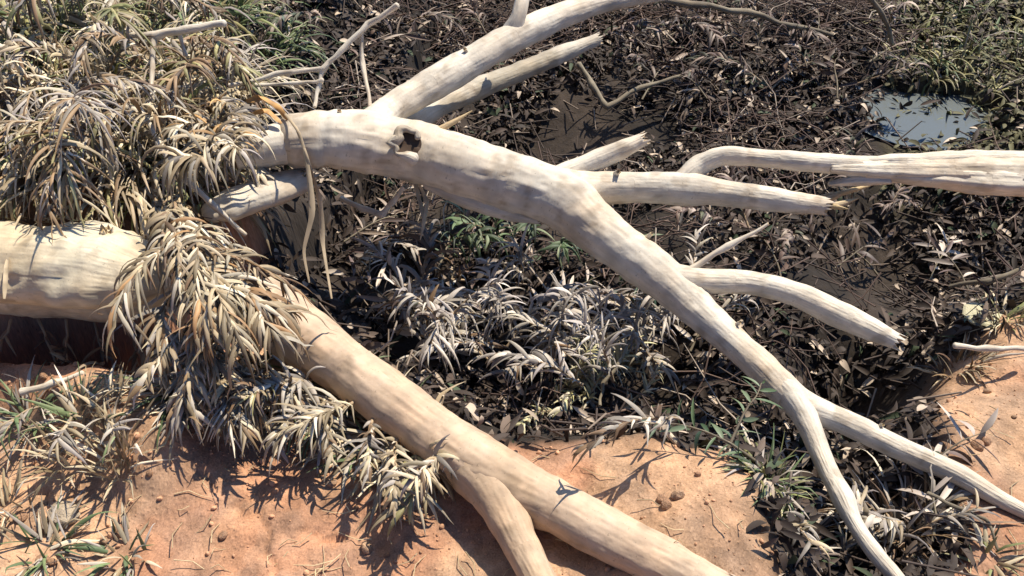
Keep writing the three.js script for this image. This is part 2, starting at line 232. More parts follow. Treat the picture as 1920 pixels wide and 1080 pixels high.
    hd.computeVertexNormals(); hd.applyMatrix4(new THREE.Matrix4().makeBasis(kx, ky, kd).setPosition(kn)); sub(t, lip, 'hole_shade_disc', hd, new THREE.MeshStandardMaterial({ color: new THREE.Color().setRGB(0.07, 0.045, 0.03), roughness: 0.95, side: THREE.DoubleSide }));
  }
  [[640, 225, 0.41, 636, 208, 0.43, 11], [1150, 330, 0.29, 1160, 322, 0.31, 12], [1205, 452, 0.22, 1222, 438, 0.24, 10], [1370, 615, 0.14, 1388, 604, 0.16, 9], [1640, 806, 0.06, 1656, 796, 0.08, 9], [880, 108, 0.45, 872, 92, 0.47, 9]].forEach(([a, b, c, d, e, f, w], i) => part(t, 'twig_stub', limb([[a, b, c - 0.03, w * 1.5], [(a + d) / 2, (b + e) / 2, (c + f) / 2 - 0.01, w], [d, e, f, w * 0.8]], { seg: 9, seed: 340 + i, lump: 0.3 }), barkMat));
  part(t, 'twig', limb([[640, 372, 0.14, 9], [680, 392, 0.15, 13], [716, 403, 0.16, 12], [735, 380, 0.2, 11], [760, 350, 0.26, 10]], { seed: 19, seg: 8, sharp: true }), twigMat);
}
// the thick lower log
{
  const t = thing('fallen_log', 'tan fallen log with blunt upper end running down to bottom centre with side fork', 'log', at(470, 640, 0));
  part(t, 'trunk', limb([[478, 560, 0.195, 106], [515, 588, 0.17, 120], [570, 630, 0.14, 116], [660, 697, 0.105, 107], [760, 772, 0.095, 105], [860, 845, 0.085, 110], [950, 905, 0.08, 114], [1060, 958, 0.075, 100], [1150, 1008, 0.07, 98], [1235, 1053, 0.07, 96], [1350, 1115, 0.065, 90]], { seg: 60, seed: 21, solid: 1.04, start: 'cut', lump: 0.12, colA: [0.69, 0.52, 0.38], colB: [0.62, 0.47, 0.34] }), barkMat);
  part(t, 'branch', limb([[845, 838, 0.085, 92], [895, 882, 0.082, 108], [928, 925, 0.078, 98], [950, 965, 0.075, 82], [975, 1020, 0.07, 72], [1030, 1125, 0.065, 64]], { seed: 23, colA: [0.62, 0.46, 0.32], colB: [0.56, 0.4, 0.26] }), barkMat);
}
{
  const t = thing('log_stub', 'thick pale rounded log stub at the left edge above the dark hollow', 'log', at(130, 570, 0.17));
  part(t, 'trunk', limb([[-300, 492, 0.225, 186], [-60, 506, 0.225, 192], [60, 514, 0.23, 202], [150, 520, 0.235, 206], [215, 526, 0.235, 196], [268, 534, 0.235, 150]], { seg: 60, seed: 22, solid: 1.04, start: 'cut', end: 'round', lump: 0.16, profile: (th, d) => 1 + Math.max(0, d.z) * (0.1 * smooth(0.1, 0.4, d.y) - 0.4 * smooth(0.3, -0.35, d.y)), colA: [0.76, 0.68, 0.52], colB: [0.68, 0.56, 0.38] }), barkMat);
  part(t, 'branch_scar', limb([[205, 455, 0.31, 40], [200, 432, 0.35, 26]], { seg: 20, seed: 28, lump: 0.3 }), barkMat);
}
{ // flat slab of stripped wood below the tree butt
  const p = at(490, 370, 0.26);
  single('wood_slab', 'flat stripped slab of pale wood under the butt of the forked tree', 'wood slab', limb([[395, 398, 0.24, 56], [440, 383, 0.245, 88], [510, 358, 0.255, 88], [580, 334, 0.265, 60]], { seed: 26, lump: 0.2, profile: (th, d) => 1 - 0.4 * Math.abs(d.y), colA: BARK.cream, colB: BARK.grey }).translate(-p.x, -p.y, -p.z), barkMat, p);
}
// loose twigs
const TWIGS = [
  ['pale forked twig lying across the top of the grassy bank', 'loose_twig', [[[180, 62, 0.5, 14], [290, 68, 0.52, 18], [350, 55, 0.54, 18], [420, 44, 0.55, 16]], [[290, 68, 0.52, 14], [286, 130, 0.46, 12], [278, 200, 0.42, 12]], [[335, 60, 0.53, 10], [348, 104, 0.47, 8]]], 'pale'],
  ['thin pale branching twig rising behind the tree butt towards the top edge', 'loose_twig', [[[430, 160, 0.42, 10], [520, 138, 0.44, 11], [605, 130, 0.46, 13], [640, 95, 0.5, 13], [690, 45, 0.55, 13], [745, 10, 0.6, 11]], [[605, 130, 0.46, 11], [597, 165, 0.42, 10], [590, 200, 0.39, 9]], [[676, 60, 0.53, 11], [680, 120, 0.46, 10], [694, 200, 0.4, 9]], [[480, 160, 0.42, 8], [560, 156, 0.43, 8], [605, 150, 0.44, 8]]], 'pale'],
  ['bent dark twig in the litter behind the branch stub', 'loose_twig', [[[1085, 120, 0.1, 12], [1110, 160, 0.05, 13], [1138, 200, 0.0, 12], [1200, 165, 0.03, 11], [1290, 140, 0.05, 8]]], 'dull'],
  ['long thin dark branch arching over the litter near the top edge', 'loose_branch', [[[1180, -10, 0.25, 18], [1290, 8, 0.22, 18], [1400, 22, 0.15, 15], [1480, 48, 0.08, 12], [1560, 66, 0, 9]]], 'dull'],
  ['thin upright stick leaning at the top right of the litter', 'loose_twig', [[[1625, -10, 0.3, 13], [1655, 30, 0.18, 12], [1672, 80, 0.05, 10]]], 'dull'],
  ['short pale stick lying between the yellow tuft and orange soil', 'loose_twig', [[[1235, 795, 0.06, 18], [1290, 855, 0.04, 19], [1345, 905, 0.03, 14], [1385, 935, 0.02, 10]]], 'pale'],
  ['thin brown stick at the right edge below the split branch', 'loose_twig', [[[1780, 538, -0.05, 9], [1850, 528, 0.0, 12], [1960, 490, 0.06, 12]]], 'dull'],
  ['small bent grey twig beside the soil at lower right', 'loose_twig', [[[1740, 925, 0.03, 8], [1790, 950, 0.04, 9], [1850, 975, 0.03, 7], [1870, 1030, 0.0, 6]]], 'dull'],
  ['pale straight stick on sunlit soil at the right edge', 'loose_twig', [[[1790, 648, 0.04, 14], [1850, 653, 0.04, 14], [1930, 655, 0.03, 12]]], 'pale'],
  ['long grey twig hanging down through the grass of the bank', 'loose_twig', [[[262, 205, 0.45, 12], [300, 270, 0.42, 18], [335, 325, 0.38, 18], [400, 385, 0.3, 14], [460, 440, 0.2, 9]]], 'pale'],
  ['short pale stick on green tufts below the log at left', 'loose_twig', [[[40, 735, 0.12, 14], [100, 718, 0.125, 16], [155, 700, 0.13, 10]]], 'pale'],
  ['thin curved twig in front of the dark hollow at bottom right', 'loose_twig', [[[1180, 640, -0.02, 9], [1160, 680, -0.02, 9], [1130, 720, -0.05, 8], [1125, 760, -0.06, 7]]], 'dull'],
];
TWIGS.forEach(([label, name, arms, tone], i) => {
  const p = at(arms[0][0][0], arms[0][0][1], arms[0][0][2]);
  const t = thing(name, label, name === 'loose_branch' ? 'branch' : 'twig', p);
  arms.forEach((a, j) => part(t, j ? 'side_twig' : 'stem', limb(a.map((q) => [q[0], q[1], q[2], q[3] * 0.8]), { seed: 50 + i * 5 + j, seg: 9, lump: 0.3, sharp: true, end: 'round', colA: tone === 'pale' ? BARK.cream : BARK.dull, colB: tone === 'pale' ? BARK.grey : BARK.dark, colC: tone === 'pale' ? BARK.tan : BARK.dark }), twigMat));
});

// ------------------------------------------------------------------ grass
const bladeMat = new THREE.MeshStandardMaterial({ vertexColors: true, roughness: 0.62, side: THREE.DoubleSide });
const STRAW = [[0.58, 0.5, 0.35], [0.5, 0.41, 0.27], [0.68, 0.61, 0.47], [0.38, 0.3, 0.19], [0.27, 0.21, 0.13]];
const OLIVE = [[0.3, 0.29, 0.13], [0.38, 0.35, 0.17], [0.2, 0.22, 0.09]];
const GREEN = [[0.14, 0.2, 0.09], [0.2, 0.26, 0.12], [0.1, 0.15, 0.07]];
const GREY = [[0.42, 0.38, 0.33], [0.34, 0.3, 0.26], [0.5, 0.45, 0.38]];
const BROWN = [[0.22, 0.14, 0.08], [0.3, 0.2, 0.11], [0.16, 0.1, 0.06]];
function blade(p, d, len, wid, droop, colr, rnd, keel = 0.35) {         // a curved, keeled, tapering blade following gravity and the ground
  const n = 7, pos = [], col = [], idx = [], st = len / n, c = p.clone(), dir = d.clone().normalize();
  let side = V(-dir.z, 0, dir.x); if (side.lengthSq() < 1e-4) side.set(1, 0, 0); side.normalize();
  const tw = (rnd() - 0.5) * 1.6, roll0 = (rnd() - 0.5) * 1.2, curl = (rnd() - 0.5) * 0.25;
  const tip = 0.85 + rnd() * 0.3, kink = rnd() < 0.45 ? 1 + Math.floor(rnd() * 5) : -1, kax = V(rnd() - 0.5, (rnd() - 0.5) * 0.6, rnd() - 0.5).normalize(), kan = (rnd() - 0.5) * 2.4;
  for (let i = 0; i <= n; i++) {
    const u = i / n, w = wid * 0.5 * (u < 0.25 ? 0.55 + 1.8 * u : Math.pow(1 - (u - 0.25) / 0.75, 0.75)) + 0.0004;
    const sA = side.clone().applyAxisAngle(dir, roll0 + tw * u), nn = dir.clone().cross(sA).normalize();
    const l = c.clone().addScaledVector(sA, w), r = c.clone().addScaledVector(sA, -w), m = c.clone().addScaledVector(nn, -w * keel * 2);
    pos.push(l.x, l.y, l.z, m.x, m.y, m.z, r.x, r.y, r.z);
    const f = 0.9 + 0.2 * hash3(i, Math.floor(len * 9999), 3), e = mix(1, tip, u);
    for (let q = 0; q < 3; q++) col.push(colr[0] * f * e, colr[1] * f * e, colr[2] * f);
    c.addScaledVector(dir, st); dir.y -= droop * st * (0.6 + u * 1.4); dir.applyAxisAngle(V(0, 1, 0), curl * 0.5).normalize();
    if (i === kink) dir.applyAxisAngle(kax, kan);
    for (const [sc, sr] of SOLID) { const dx = c.x - sc.x, dy = c.y - sc.y, dz = c.z - sc.z, d2 = dx * dx + dy * dy + dz * dz; if (d2 < sr * sr) { const k = (sr + 0.003) / Math.sqrt(d2); c.set(sc.x + dx * k, sc.y + dy * k, sc.z + dz * k); } }
    const gy = H(c.x, c.z) + 0.006; if (c.y < gy) { c.y = gy + 0.002; dir.y = Math.max(dir.y, 0.02); dir.normalize(); }
    if (i < n) { const a = i * 3; idx.push(a, a + 3, a + 1, a + 1, a + 3, a + 4, a + 1, a + 4, a + 2, a + 2, a + 4, a + 5); }
  }
  const g = new THREE.BufferGeometry(); g.setAttribute('position', new THREE.Float32BufferAttribute(pos, 3)); g.setAttribute('color', new THREE.Float32BufferAttribute(col, 3)); g.setIndex(idx); g.computeVertexNormals(); return g;
}
// one tussock: a crown of roots, its largest blades one by one, the finer ones together
function tussock({ px, py, lift = 0, n = 200, big = 24, len = 0.26, wid = 0.011, rad = 0.06, lean = [0, 0], droop = 5, up = 0.8, spread = 1, cols, label, category = 'grass', group, seed, h = null, line = null, name = 'grass_tussock' }) {
  const rnd = rng(seed * 7919 + 13), base = h === null ? on(px, py, lift) : at(px, py, h), t = thing(name, label, category, base, group), fine = [];
  for (let i = 0; i < n; i++) {
    const a = rnd() * 6.283, rr = Math.sqrt(rnd()) * rad, lk = line ? rnd() : 0, e2 = line ? at(...line) : base, hh = line ? mix(h, line[2], lk) : h, bx = mix(base.x, e2.x, lk) + Math.cos(a) * rr, bz = mix(base.z, e2.z, lk) + Math.sin(a) * rr, isBig = i < big;
    const p = V(bx, h === null ? Math.max(H(bx, bz), base.y - 0.05) - 0.004 + rnd() * 0.015 : Math.max(H(bx, bz), hh - 0.06 + rnd() * 0.07), bz);
    const d = V(lean[0] + Math.cos(a) * spread * rnd() + (rnd() - 0.5) * 0.5, up * (0.35 + rnd()), lean[1] + Math.sin(a) * spread * rnd() + (rnd() - 0.5) * 0.5);
    const c = cols[Math.floor(rnd() * cols.length)], f = 0.55 + rnd() * 0.65;
    const g = blade(p, d, len * (isBig ? 0.8 + rnd() * 0.5 : 0.35 + rnd() * 0.8), wid * (isBig ? 1 + rnd() * 0.5 : 0.45 + rnd() * 0.5), droop * (0.6 + rnd() * 0.9), c.map((v) => v * f), rnd);
    if (isBig) part(t, 'blade', g, bladeMat); else fine.push(g);
  }
  const m = part(t, 'fine_blades', mergeGeometries(fine), bladeMat); m.userData.kind = 'stuff';
  return t;
}
const mixc = (...a) => a.flat();
const T = (px, py, label, o) => tussock({ px, py, label, ...o, seed: px * 3 + py });
const bankOpt = { n: 170, big: 26, len: 0.22, wid: 0.013, rad: 0.15, droop: 8, spread: 1.7, cols: mixc(STRAW, STRAW, OLIVE.slice(1), BROWN.slice(1, 2)), group: 'tussocks on the grassy bank' };
T(40, 190, 'straw tussock at the left edge of the bank top', { ...bankOpt, lean: [0.1, 0.5] });
T(70, 275, 'straw tussock hanging over the bank lip at the left edge', { ...bankOpt, lean: [0, 0.8] });
T(170, 215, 'shaggy straw tussock on the bank lip left of the hanging twig', { ...bankOpt, n: 420, lean: [0.15, 0.7] });
T(190, 300, 'drooping straw tussock on the face of the bank above the thick log', { ...bankOpt, lean: [0.1, 0.8] });
T(285, 250, 'dense straw tussock in the middle of the bank lip', { ...bankOpt, lean: [0.3, 0.6] });
T(330, 330, 'straw tussock spilling down the bank beside the pale slab', { ...bankOpt, lean: [0.35, 0.7] });
T(390, 235, 'grey straw tussock combed sideways against the tree butt', { ...bankOpt, lean: [-0.6, 0.35], cols: mixc(GREY, STRAW), up: 0.4, len: 0.26 });
T(380, 160, 'pale straw tussock behind the tree butt', { ...bankOpt, lean: [0.3, 0.4], cols: mixc(STRAW, GREY) });
T(120, 90, 'olive tussock behind the pale forked twig at upper left', { ...bankOpt, lean: [0.1, 0.3], cols: mixc(OLIVE, STRAW, GREEN) });
T(270, 110, 'green tinged tussock under the pale forked twig', { ...bankOpt, lean: [0.2, 0.3], cols: mixc(OLIVE, STRAW) });
T(30, 30, 'grey tussock in the top left corner', { ...bankOpt, lean: [0.2, 0.3], cols: mixc(GREY, OLIVE) });
T(200, 10, 'olive straw tussock at the top edge left of the forked twig', { ...bankOpt, lean: [0.1, 0.2], cols: mixc(OLIVE, GREY) });
T(370, 20, 'dark green grass clump at the top edge right of the forked twig', { ...bankOpt, cols: mixc(GREEN, OLIVE, GREY.slice(1, 2)) });
T(470, 80, 'thin grey green grass behind the branching twig', { ...bankOpt, n: 200, big: 20, cols: mixc(GREEN, GREY.slice(1)) });
// grass draped over and around the lower log
const lowOpt = { n: 90, big: 16, len: 0.13, wid: 0.011, rad: 0.09, droop: 9, up: 0.6, spread: 1.3, lean: [-0.15, 0.4], cols: mixc(STRAW, STRAW, GREY, GREEN.slice(0, 1)), group: 'grass tufts along the front of the thick log' };
T(370, 735, 'grey green tuft at the left of the row below the log', { ...lowOpt, cols: mixc(GREY, GREEN, GREY) });
T(450, 720, 'grey straw tuft below the bend of the log', lowOpt);
T(540, 735, 'straw tuft under the log, third of the row', { ...lowOpt, n: 300 });
T(620, 765, 'grey green tuft hugging the log, fourth of the row', { ...lowOpt, cols: mixc(GREY, GREEN, STRAW.slice(0, 2)) });
T(700, 810, 'dark green and straw tuft hugging the log, fifth of the row', { ...lowOpt, cols: mixc(GREEN, STRAW, GREY) });
T(775, 855, 'pale stiff straw tuft at the right end of the row by the log fork', { ...lowOpt, lean: [-0.1, 0.8], cols: STRAW });
// tufts on the red soil, lower left
const soilOpt = { n: 60, big: 14, len: 0.1, wid: 0.0075, rad: 0.05, droop: 8, up: 0.6, cols: mixc(STRAW, GREEN, GREY), group: 'small tufts on the bare red soil' };
T(60, 790, 'low grey green tuft under the pale stick on red soil', { ...soilOpt, n: 50, cols: mixc(GREEN, GREY) });
T(150, 790, 'low green tuft on the soil mound in front of the log', { ...soilOpt, n: 40, cols: mixc(GREEN, GREY, STRAW) });
T(205, 775, 'sparse pale tuft on the mound near the log shadow', { ...soilOpt, n: 30, len: 0.08, cols: STRAW });
T(225, 860, 'upright yellow straw tuft on the red soil', { ...soilOpt, cols: STRAW, up: 1.2, droop: 4 });
T(140, 860, 'thin yellow tuft left of the upright straw tuft', { ...soilOpt, n: 30, cols: STRAW, up: 1.1 });
T(90, 1030, 'grey green tuft in the bottom left corner', { ...soilOpt, n: 60, big: 16, len: 0.1 });
T(240, 1040, 'straw and green tuft at the bottom edge beside the pale stone', { ...soilOpt, n: 36, len: 0.07 });
T(20, 960, 'small dry tuft at the left edge on red soil', { ...soilOpt, n: 40, cols: STRAW });
// tufts in the litter
T(1440, 900, 'dark green low grass in the shade of the tree fork', { ...soilOpt, n: 110, big: 20, len: 0.1, cols: mixc(OLIVE, GREY, GREEN), group: undefined });
T(1500, 1000, 'small bright green tuft in litter beside the fork branch', { ...soilOpt, n: 40, len: 0.07, cols: [[0.14, 0.24, 0.1], ...GREY, ...GREEN], group: undefined });
T(1690, 1000, 'grey dry tuft right of the fork branch at bottom right', { ...soilOpt, n: 160, big: 24, len: 0.17, cols: mixc(GREY, BROWN), group: undefined });
T(1845, 1045, 'olive tuft at the soil edge in the bottom right corner', { ...soilOpt, n: 26, len: 0.07, cols: mixc(OLIVE, STRAW), group: undefined });
T(1880, 600, 'pale yellow green tuft at the right edge behind the sunlit soil', { ...soilOpt, n: 50, len: 0.08, cols: mixc(OLIVE, STRAW.slice(0, 2)), group: undefined });
T(1800, 690, 'dry pink brown tuft on the left edge of the sunlit soil at right', { ...soilOpt, n: 50, len: 0.09, cols: mixc(STRAW, BROWN), group: undefined });
const cornOpt = { n: 150, big: 16, len: 0.14, wid: 0.012, rad: 0.16, droop: 9, up: 0.4, cols: mixc([[0.22, 0.2, 0.1], [0.16, 0.15, 0.07]], OLIVE, GREEN.slice(2), GREY.slice(1, 2)), group: 'olive grass in the top right corner' };
[[1720, 40, 'left of'], [1800, 20, 'at the top edge of'], [1890, 30, 'at the far right of'], [1750, 110, 'near the front left of'], [1840, 100, 'in the middle of'], [1910, 130, 'at the right edge of'], [1790, 180, 'at the front of']].forEach(([x, y, w]) => T(x, y, `olive grass tuft ${w} the top right corner patch`, cornOpt));

// drooping twigs of narrow dry leaves
function hang(base, dx, dz, len, n, leafLen, cols, label, group, seed, up = 0.5, wid = 0.014, name = 'drooping_spray') {
  const rnd = rng(seed * 613 + 11), t = thing(name, label, 'dry leaves', base, group), pts = [], R = [], c = base.clone(), dir = V(dx, up, dz).normalize(), ls = 0.6 + rnd() * 0.85, ws = 0.75 + rnd() * 0.6, bend = rnd() * 14, sh = Math.floor(rnd() * cols.length), near = cols.length > 4 ? 4 : cols.length;
  for (let i = 0; i < 8; i++) {
    pts.push(c.clone()); R.push(0.0038 * (1 - i * 0.1)); c.addScaledVector(dir, len / 7); dir.y -= 2.2 * len / 7 * (1 + i * 0.35); dir.applyAxisAngle(V(0, 1, 0), (rnd() - 0.5) * 0.7); dir.normalize();
    for (const [sc, sr] of SOLID) { const d = c.clone().sub(sc), l = d.length(); if (l < sr + 0.012) c.copy(sc).addScaledVector(d, (sr + 0.012) / l); }
    c.y = Math.max(c.y, H(c.x, c.z) + 0.02);
  }
  part(t, 'stem', limb3(pts, R, { seg: 6, lump: 0.3, end: 'round', step: 0.025, seed, colA: BARK.tan, colB: BARK.dull, colC: BARK.dull }), twigMat);
  const cv = new THREE.CatmullRomCurve3(pts);
  for (let i = 0; i < n; i++) {
    const u = 0.08 + 0.92 * (i + rnd() * 0.8) / n, p = cv.getPoint(Math.min(1, u)), tg = cv.getTangent(Math.min(1, u)), a = rnd() * 6.283, cl = cols[(sh + Math.floor(rnd() * (rnd() < 0.7 ? near : cols.length))) % cols.length], f = 0.35 + rnd() * 0.85;
    const d = tg.clone().multiplyScalar(0.75).add(V(Math.cos(a) * 0.6, 0.35 * (rnd() - 0.45), Math.sin(a) * 0.6));
    part(t, 'leaf', blade(p, d, leafLen * ls * (0.4 + rnd() * 0.9), wid * ws * (0.45 + rnd() * 0.65), 5 + bend + rnd() * 16, cl.map((v) => v * f), rnd, 0.25 + rnd() * 0.5), bladeMat);
  }
}
{
  const r = rng(77001), J = (x, k) => x + (r() - 0.5) * k;
  const ORD = ['first', 'second', 'third', 'fourth', 'fifth', 'sixth', 'seventh', 'eighth', 'ninth', 'tenth', 'eleventh', 'twelfth', 'thirteenth', 'fourteenth', 'fifteenth', 'sixteenth', 'seventeenth', 'eighteenth', 'nineteenth', 'twentieth'], ROW = ['topmost', 'second', 'middle', 'fourth', 'lowest'];
  // tangled mass on the bank
  for (let k = 0; k < 35; k++) { const ro = Math.floor(k / 7), px = J(20 + (k % 7) * 66, 40), py = J(50 + ro * 66, 45); const b = on(px, py, 0.04 + r() * 0.09); hang(b, J(0.1, 1.6), J(0.5, 0.9), 0.26 + r() * 0.2, 52, 0.1, mixc(STRAW, GREY, BROWN, OLIVE.slice(1, 2), ro < 2 ? OLIVE : BROWN.slice(1, 2)), `drooping dry leaf spray on the bank, ${ROW[ro]} row, ${ORD[k % 7]} from the left edge`, 'leaf sprays tangled on the bank', 300 + k, 0.5, 0.0105); }
  // curtain across the log
  for (let k = 0; k < 17; k++) { const u = k / 16, b = at(J(300 + 110 * u, 80), J(375 + 170 * u, 50), mix(0.38, 0.31, u)); b.y = Math.max(b.y, H(b.x, b.z) + 0.03); hang(b, J(0.35, 0.6), J(0.7, 0.6), 0.2 + r() * 0.1, 46, 0.09, mixc(STRAW, STRAW, BROWN.slice(0, 2), [[0.45, 0.27, 0.13]]), `dry leaf spray, ${ORD[k]} from the bank in the curtain over the thick log`, 'leaf sprays hanging over the log', 340 + k, 0.15, 0.0105); }
  for (let k = 0; k < 14; k++) { const u = k / 13, b = at(J(345 + 115 * u, 40), J(560 + 120 * u, 60), mix(0.26, 0.13, u)); hang(b, J(0, 0.7), J(0.6, 0.5), 0.18, 36, 0.085, mixc(STRAW, GREY, BROWN.slice(1, 2)), `grey straw leaf spray, ${ORD[k]} from left of those dangling below the log bend`, 'leaf sprays dangling in front of the log', 360 + k, 0.1, 0.01); }
  // ragged row below the log
  for (let k = 0; k < 20; k++) { const u = k / 19, px = J(360 + 450 * u, 16), py = J(730 + 150 * u * u - 10, 34), b = on(px, py, 0.05 + r() * 0.04); hang(b, J(-0.1, 1.3), J(0.6, 0.7), 0.16 + r() * 0.07, 36, 0.078, mixc(STRAW, STRAW.slice(0, 3), GREY, BROWN.slice(0, 1), k % 3 ? [] : OLIVE.slice(1, 2)), `pale drooping leaf spray, ${ORD[k]} from left in the ragged row below the log`, 'leaf sprays along the front of the log', 380 + k, 0.35, 0.0105); }
  // straw mass at the tree butt
  for (let k = 0; k < 8; k++) { const b = at(J(412, 24), 195 + k * 15, 0.41); b.y = Math.max(b.y, H(b.x, b.z) + 0.03); hang(b, J(-0.05, 0.7), J(0.5, 0.6), 0.13, 34, 0.1, mixc(STRAW, GREY, [[0.5, 0.3, 0.12]]), `dry leaf spray, ${ORD[k]} from the top of those beside the tree butt`, 'leaf sprays beside the tree butt', 420 + k, 0.3, 0.0105); }
  // brown thicket over the litter
  const DUSK = [[0.09, 0.06, 0.05], [0.14, 0.095, 0.08], [0.06, 0.045, 0.038], [0.22, 0.165, 0.135], [0.38, 0.31, 0.26], [0.07, 0.075, 0.045]];
  for (let k = 0; k < 18; k++) hang(on(J(1110 + (k % 6) * 100, 70), J(60 + Math.floor(k / 6) * 75, 50), 0.1 + r() * 0.1), J(0, 2), J(0.1, 1.8), 0.3, 44, 0.06, DUSK, `dusky brown leaf spray behind the split branch, ${ROW[[0, 2, 4][Math.floor(k / 6)]]} row, ${ORD[k % 6]} from left`, 'dusky sprays behind the split branch', 520 + k, 0.9, 0.012);
  for (let k = 0; k < 8; k++) hang(on(1330 + k * 62, J(470, 90), 0.1 + r() * 0.06), J(0, 2), J(0.1, 1.8), 0.26, 38, 0.06, DUSK, `dusky brown leaf spray, ${ORD[k]} from left below the split branch`, 'dusky sprays below the split branch', 545 + k, 0.9, 0.012);
  for (let k = 0; k < 8; k++) hang(on(480 + k * 72, J(80, 100), 0.1 + r() * 0.08), J(0, 2), J(0.1, 1.8), 0.28, 38, 0.07, [...DUSK, [0.06, 0.1, 0.06], [0.09, 0.13, 0.09]], `dusky green brown leaf spray, ${ORD[k]} from left along the top edge`, 'dusky sprays at the top edge', 560 + k, 0.9, 0.012);
  // rootlets and dead leaves on the bank face below the stub
  for (let k = 0; k < 6; k++) { const b = at(20 + k * 52, 600, 0.12); b.y = Math.max(b.y, H(b.x, b.z) + 0.02); hang(b, J(0, 0.8), 0.4, 0.13, 9, 0.07, mixc(BROWN, STRAW.slice(3)), `brown rootlet with few dead leaves, ${ORD[k]} from the left below the log stub`, 'rootlets below the log stub', 575 + k, 0, 0.008); }
  // pale sprays among the hollow
  for (let k = 0; k < 20; k++) { const u = k / 19, px = J(690 + 600 * u, 90), py = J(580 + 180 * u, 190), b = on(px, py, 0.08 + r() * 0.05); hang(b, J(0, 2), J(0.1, 1.6), 0.2 + r() * 0.1, 26, 0.08, mixc(GREY, [[0.6, 0.55, 0.48], [0.52, 0.47, 0.41]], BROWN.slice(0, 1)), `silvery narrow leaf spray, ${ORD[k]} from left in the tangle behind the log`, 'silvery leaf sprays in the hollow', 440 + k, 0.8, 0.011); }
  for (let k = 0; k < 20; k++) { const u = k / 19, b = on(J(840 + 480 * u, 30), J(650 + 110 * Math.sin(u * 3), 120), 0.14 + r() * 0.07); hang(b, J(0, 2), J(0.1, 1.6), 0.22 + r() * 0.08, 34, 0.075, [[0.5, 0.45, 0.4], [0.62, 0.57, 0.5], [0.4, 0.36, 0.32], [0.3, 0.27, 0.24], [0.55, 0.5, 0.43]], `feathery silver leaf spray, ${ORD[k]} from left in the upper tier of the hollow`, 'feathery silver sprays in the hollow', 590 + k, 0.7, 0.0105); }
  for (let k = 0; k < 12; k++) { const b = on(1035 + k * 12, J(765, 110), 0.06); hang(b, J(0, 2), J(0.2, 1.4), 0.18, 28, 0.06, [[0.58, 0.54, 0.34], [0.48, 0.46, 0.26], [0.6, 0.55, 0.42]], `pale yellow green leaf spray, ${ORD[k]} from left in the clump behind the log`, 'yellow green sprays behind the log', 470 + k, 0.9, 0.01); }
  for (let k = 0; k < 8; k++) { const b = on(1500 + k * 30, J(1010, 110), 0.05); hang(b, J(0, 2), J(0.2, 1.4), 0.13, 16, 0.08, mixc(GREY, STRAW.slice(1, 2)), `grey leaf spray, ${ORD[k]} from left in the litter at bottom right`, 'grey sprays at bottom right', 480 + k, 0.7, 0.011); }
  for (let k = 0; k < 6; k++) { const b = on(J(830 + k * 45, 20), J(500, 70), 0.1); hang(b, J(0, 2), J(0.2, 1.4), 0.2, 26, 0.075, [[0.07, 0.12, 0.05], [0.11, 0.17, 0.08], [0.2, 0.24, 0.15], [0.05, 0.08, 0.04]], `dark green narrow leaf spray, ${ORD[k]} from left below the forked trunk`, 'green sprays below the trunk', 500 + k, 0.8, 0.012); }
  for (let k = 0; k < 4; k++) { const b = on(20 + k * 62, J(800, 50), 0.03); hang(b, J(0, 2), J(0.3, 1), 0.11, 12, 0.08, mixc(STRAW.slice(0, 2), GREY, GREEN), `small dry leaf spray, ${ORD[k]} from left on the mound below the thick log`, 'sprays on the mound', 490 + k, 0.4, 0.011); }
}

// ------------------------------------------------------------------ dead leafy sprays
function leafGeo(l, w, curl, fold) {
  const n = 6, pos = [], idx = [];
  for (let i = 0; i <= n; i++) { const u = i / n, hw = w * 0.5 * Math.pow(Math.sin(Math.PI * Math.pow(u, 0.8)), 0.8) + 0.0003, y = -curl * l * u * u, x = u * l * (1 - 0.25 * curl * u); pos.push(x, y + hw * fold, hw, x, y, 0, x, y + hw * fold, -hw); if (i < n) { const a = i * 3; idx.push(a, a + 1, a + 3, a + 1, a + 4, a + 3, a + 1, a + 2, a + 4, a + 2, a + 5, a + 4); } }
  const g = new THREE.BufferGeometry(); g.setAttribute('position', new THREE.Float32BufferAttribute(pos, 3)); g.setIndex(idx); g.computeVertexNormals(); return g;
}
const LEAF = [leafGeo(0.085, 0.013, 0.35, 0.35), leafGeo(0.075, 0.014, 0.6, 0.3), leafGeo(0.1, 0.011, 0.2, 0.5), leafGeo(0.06, 0.014, 0.9, 0.3)];
const lm = (r, g, b, ro = 0.55) => new THREE.MeshStandardMaterial({ color: new THREE.Color().setRGB(r, g, b), roughness: ro, side: THREE.DoubleSide });
const LM = { grey: [lm(0.26, 0.22, 0.19), lm(0.42, 0.36, 0.31), lm(0.55, 0.48, 0.41), lm(0.14, 0.1, 0.09)], green: [lm(0.05, 0.09, 0.045), lm(0.08, 0.13, 0.06), lm(0.14, 0.19, 0.11), lm(0.03, 0.06, 0.04)], brown: [lm(0.09, 0.06, 0.045), lm(0.15, 0.1, 0.075), lm(0.06, 0.04, 0.035), lm(0.28, 0.22, 0.17)] };
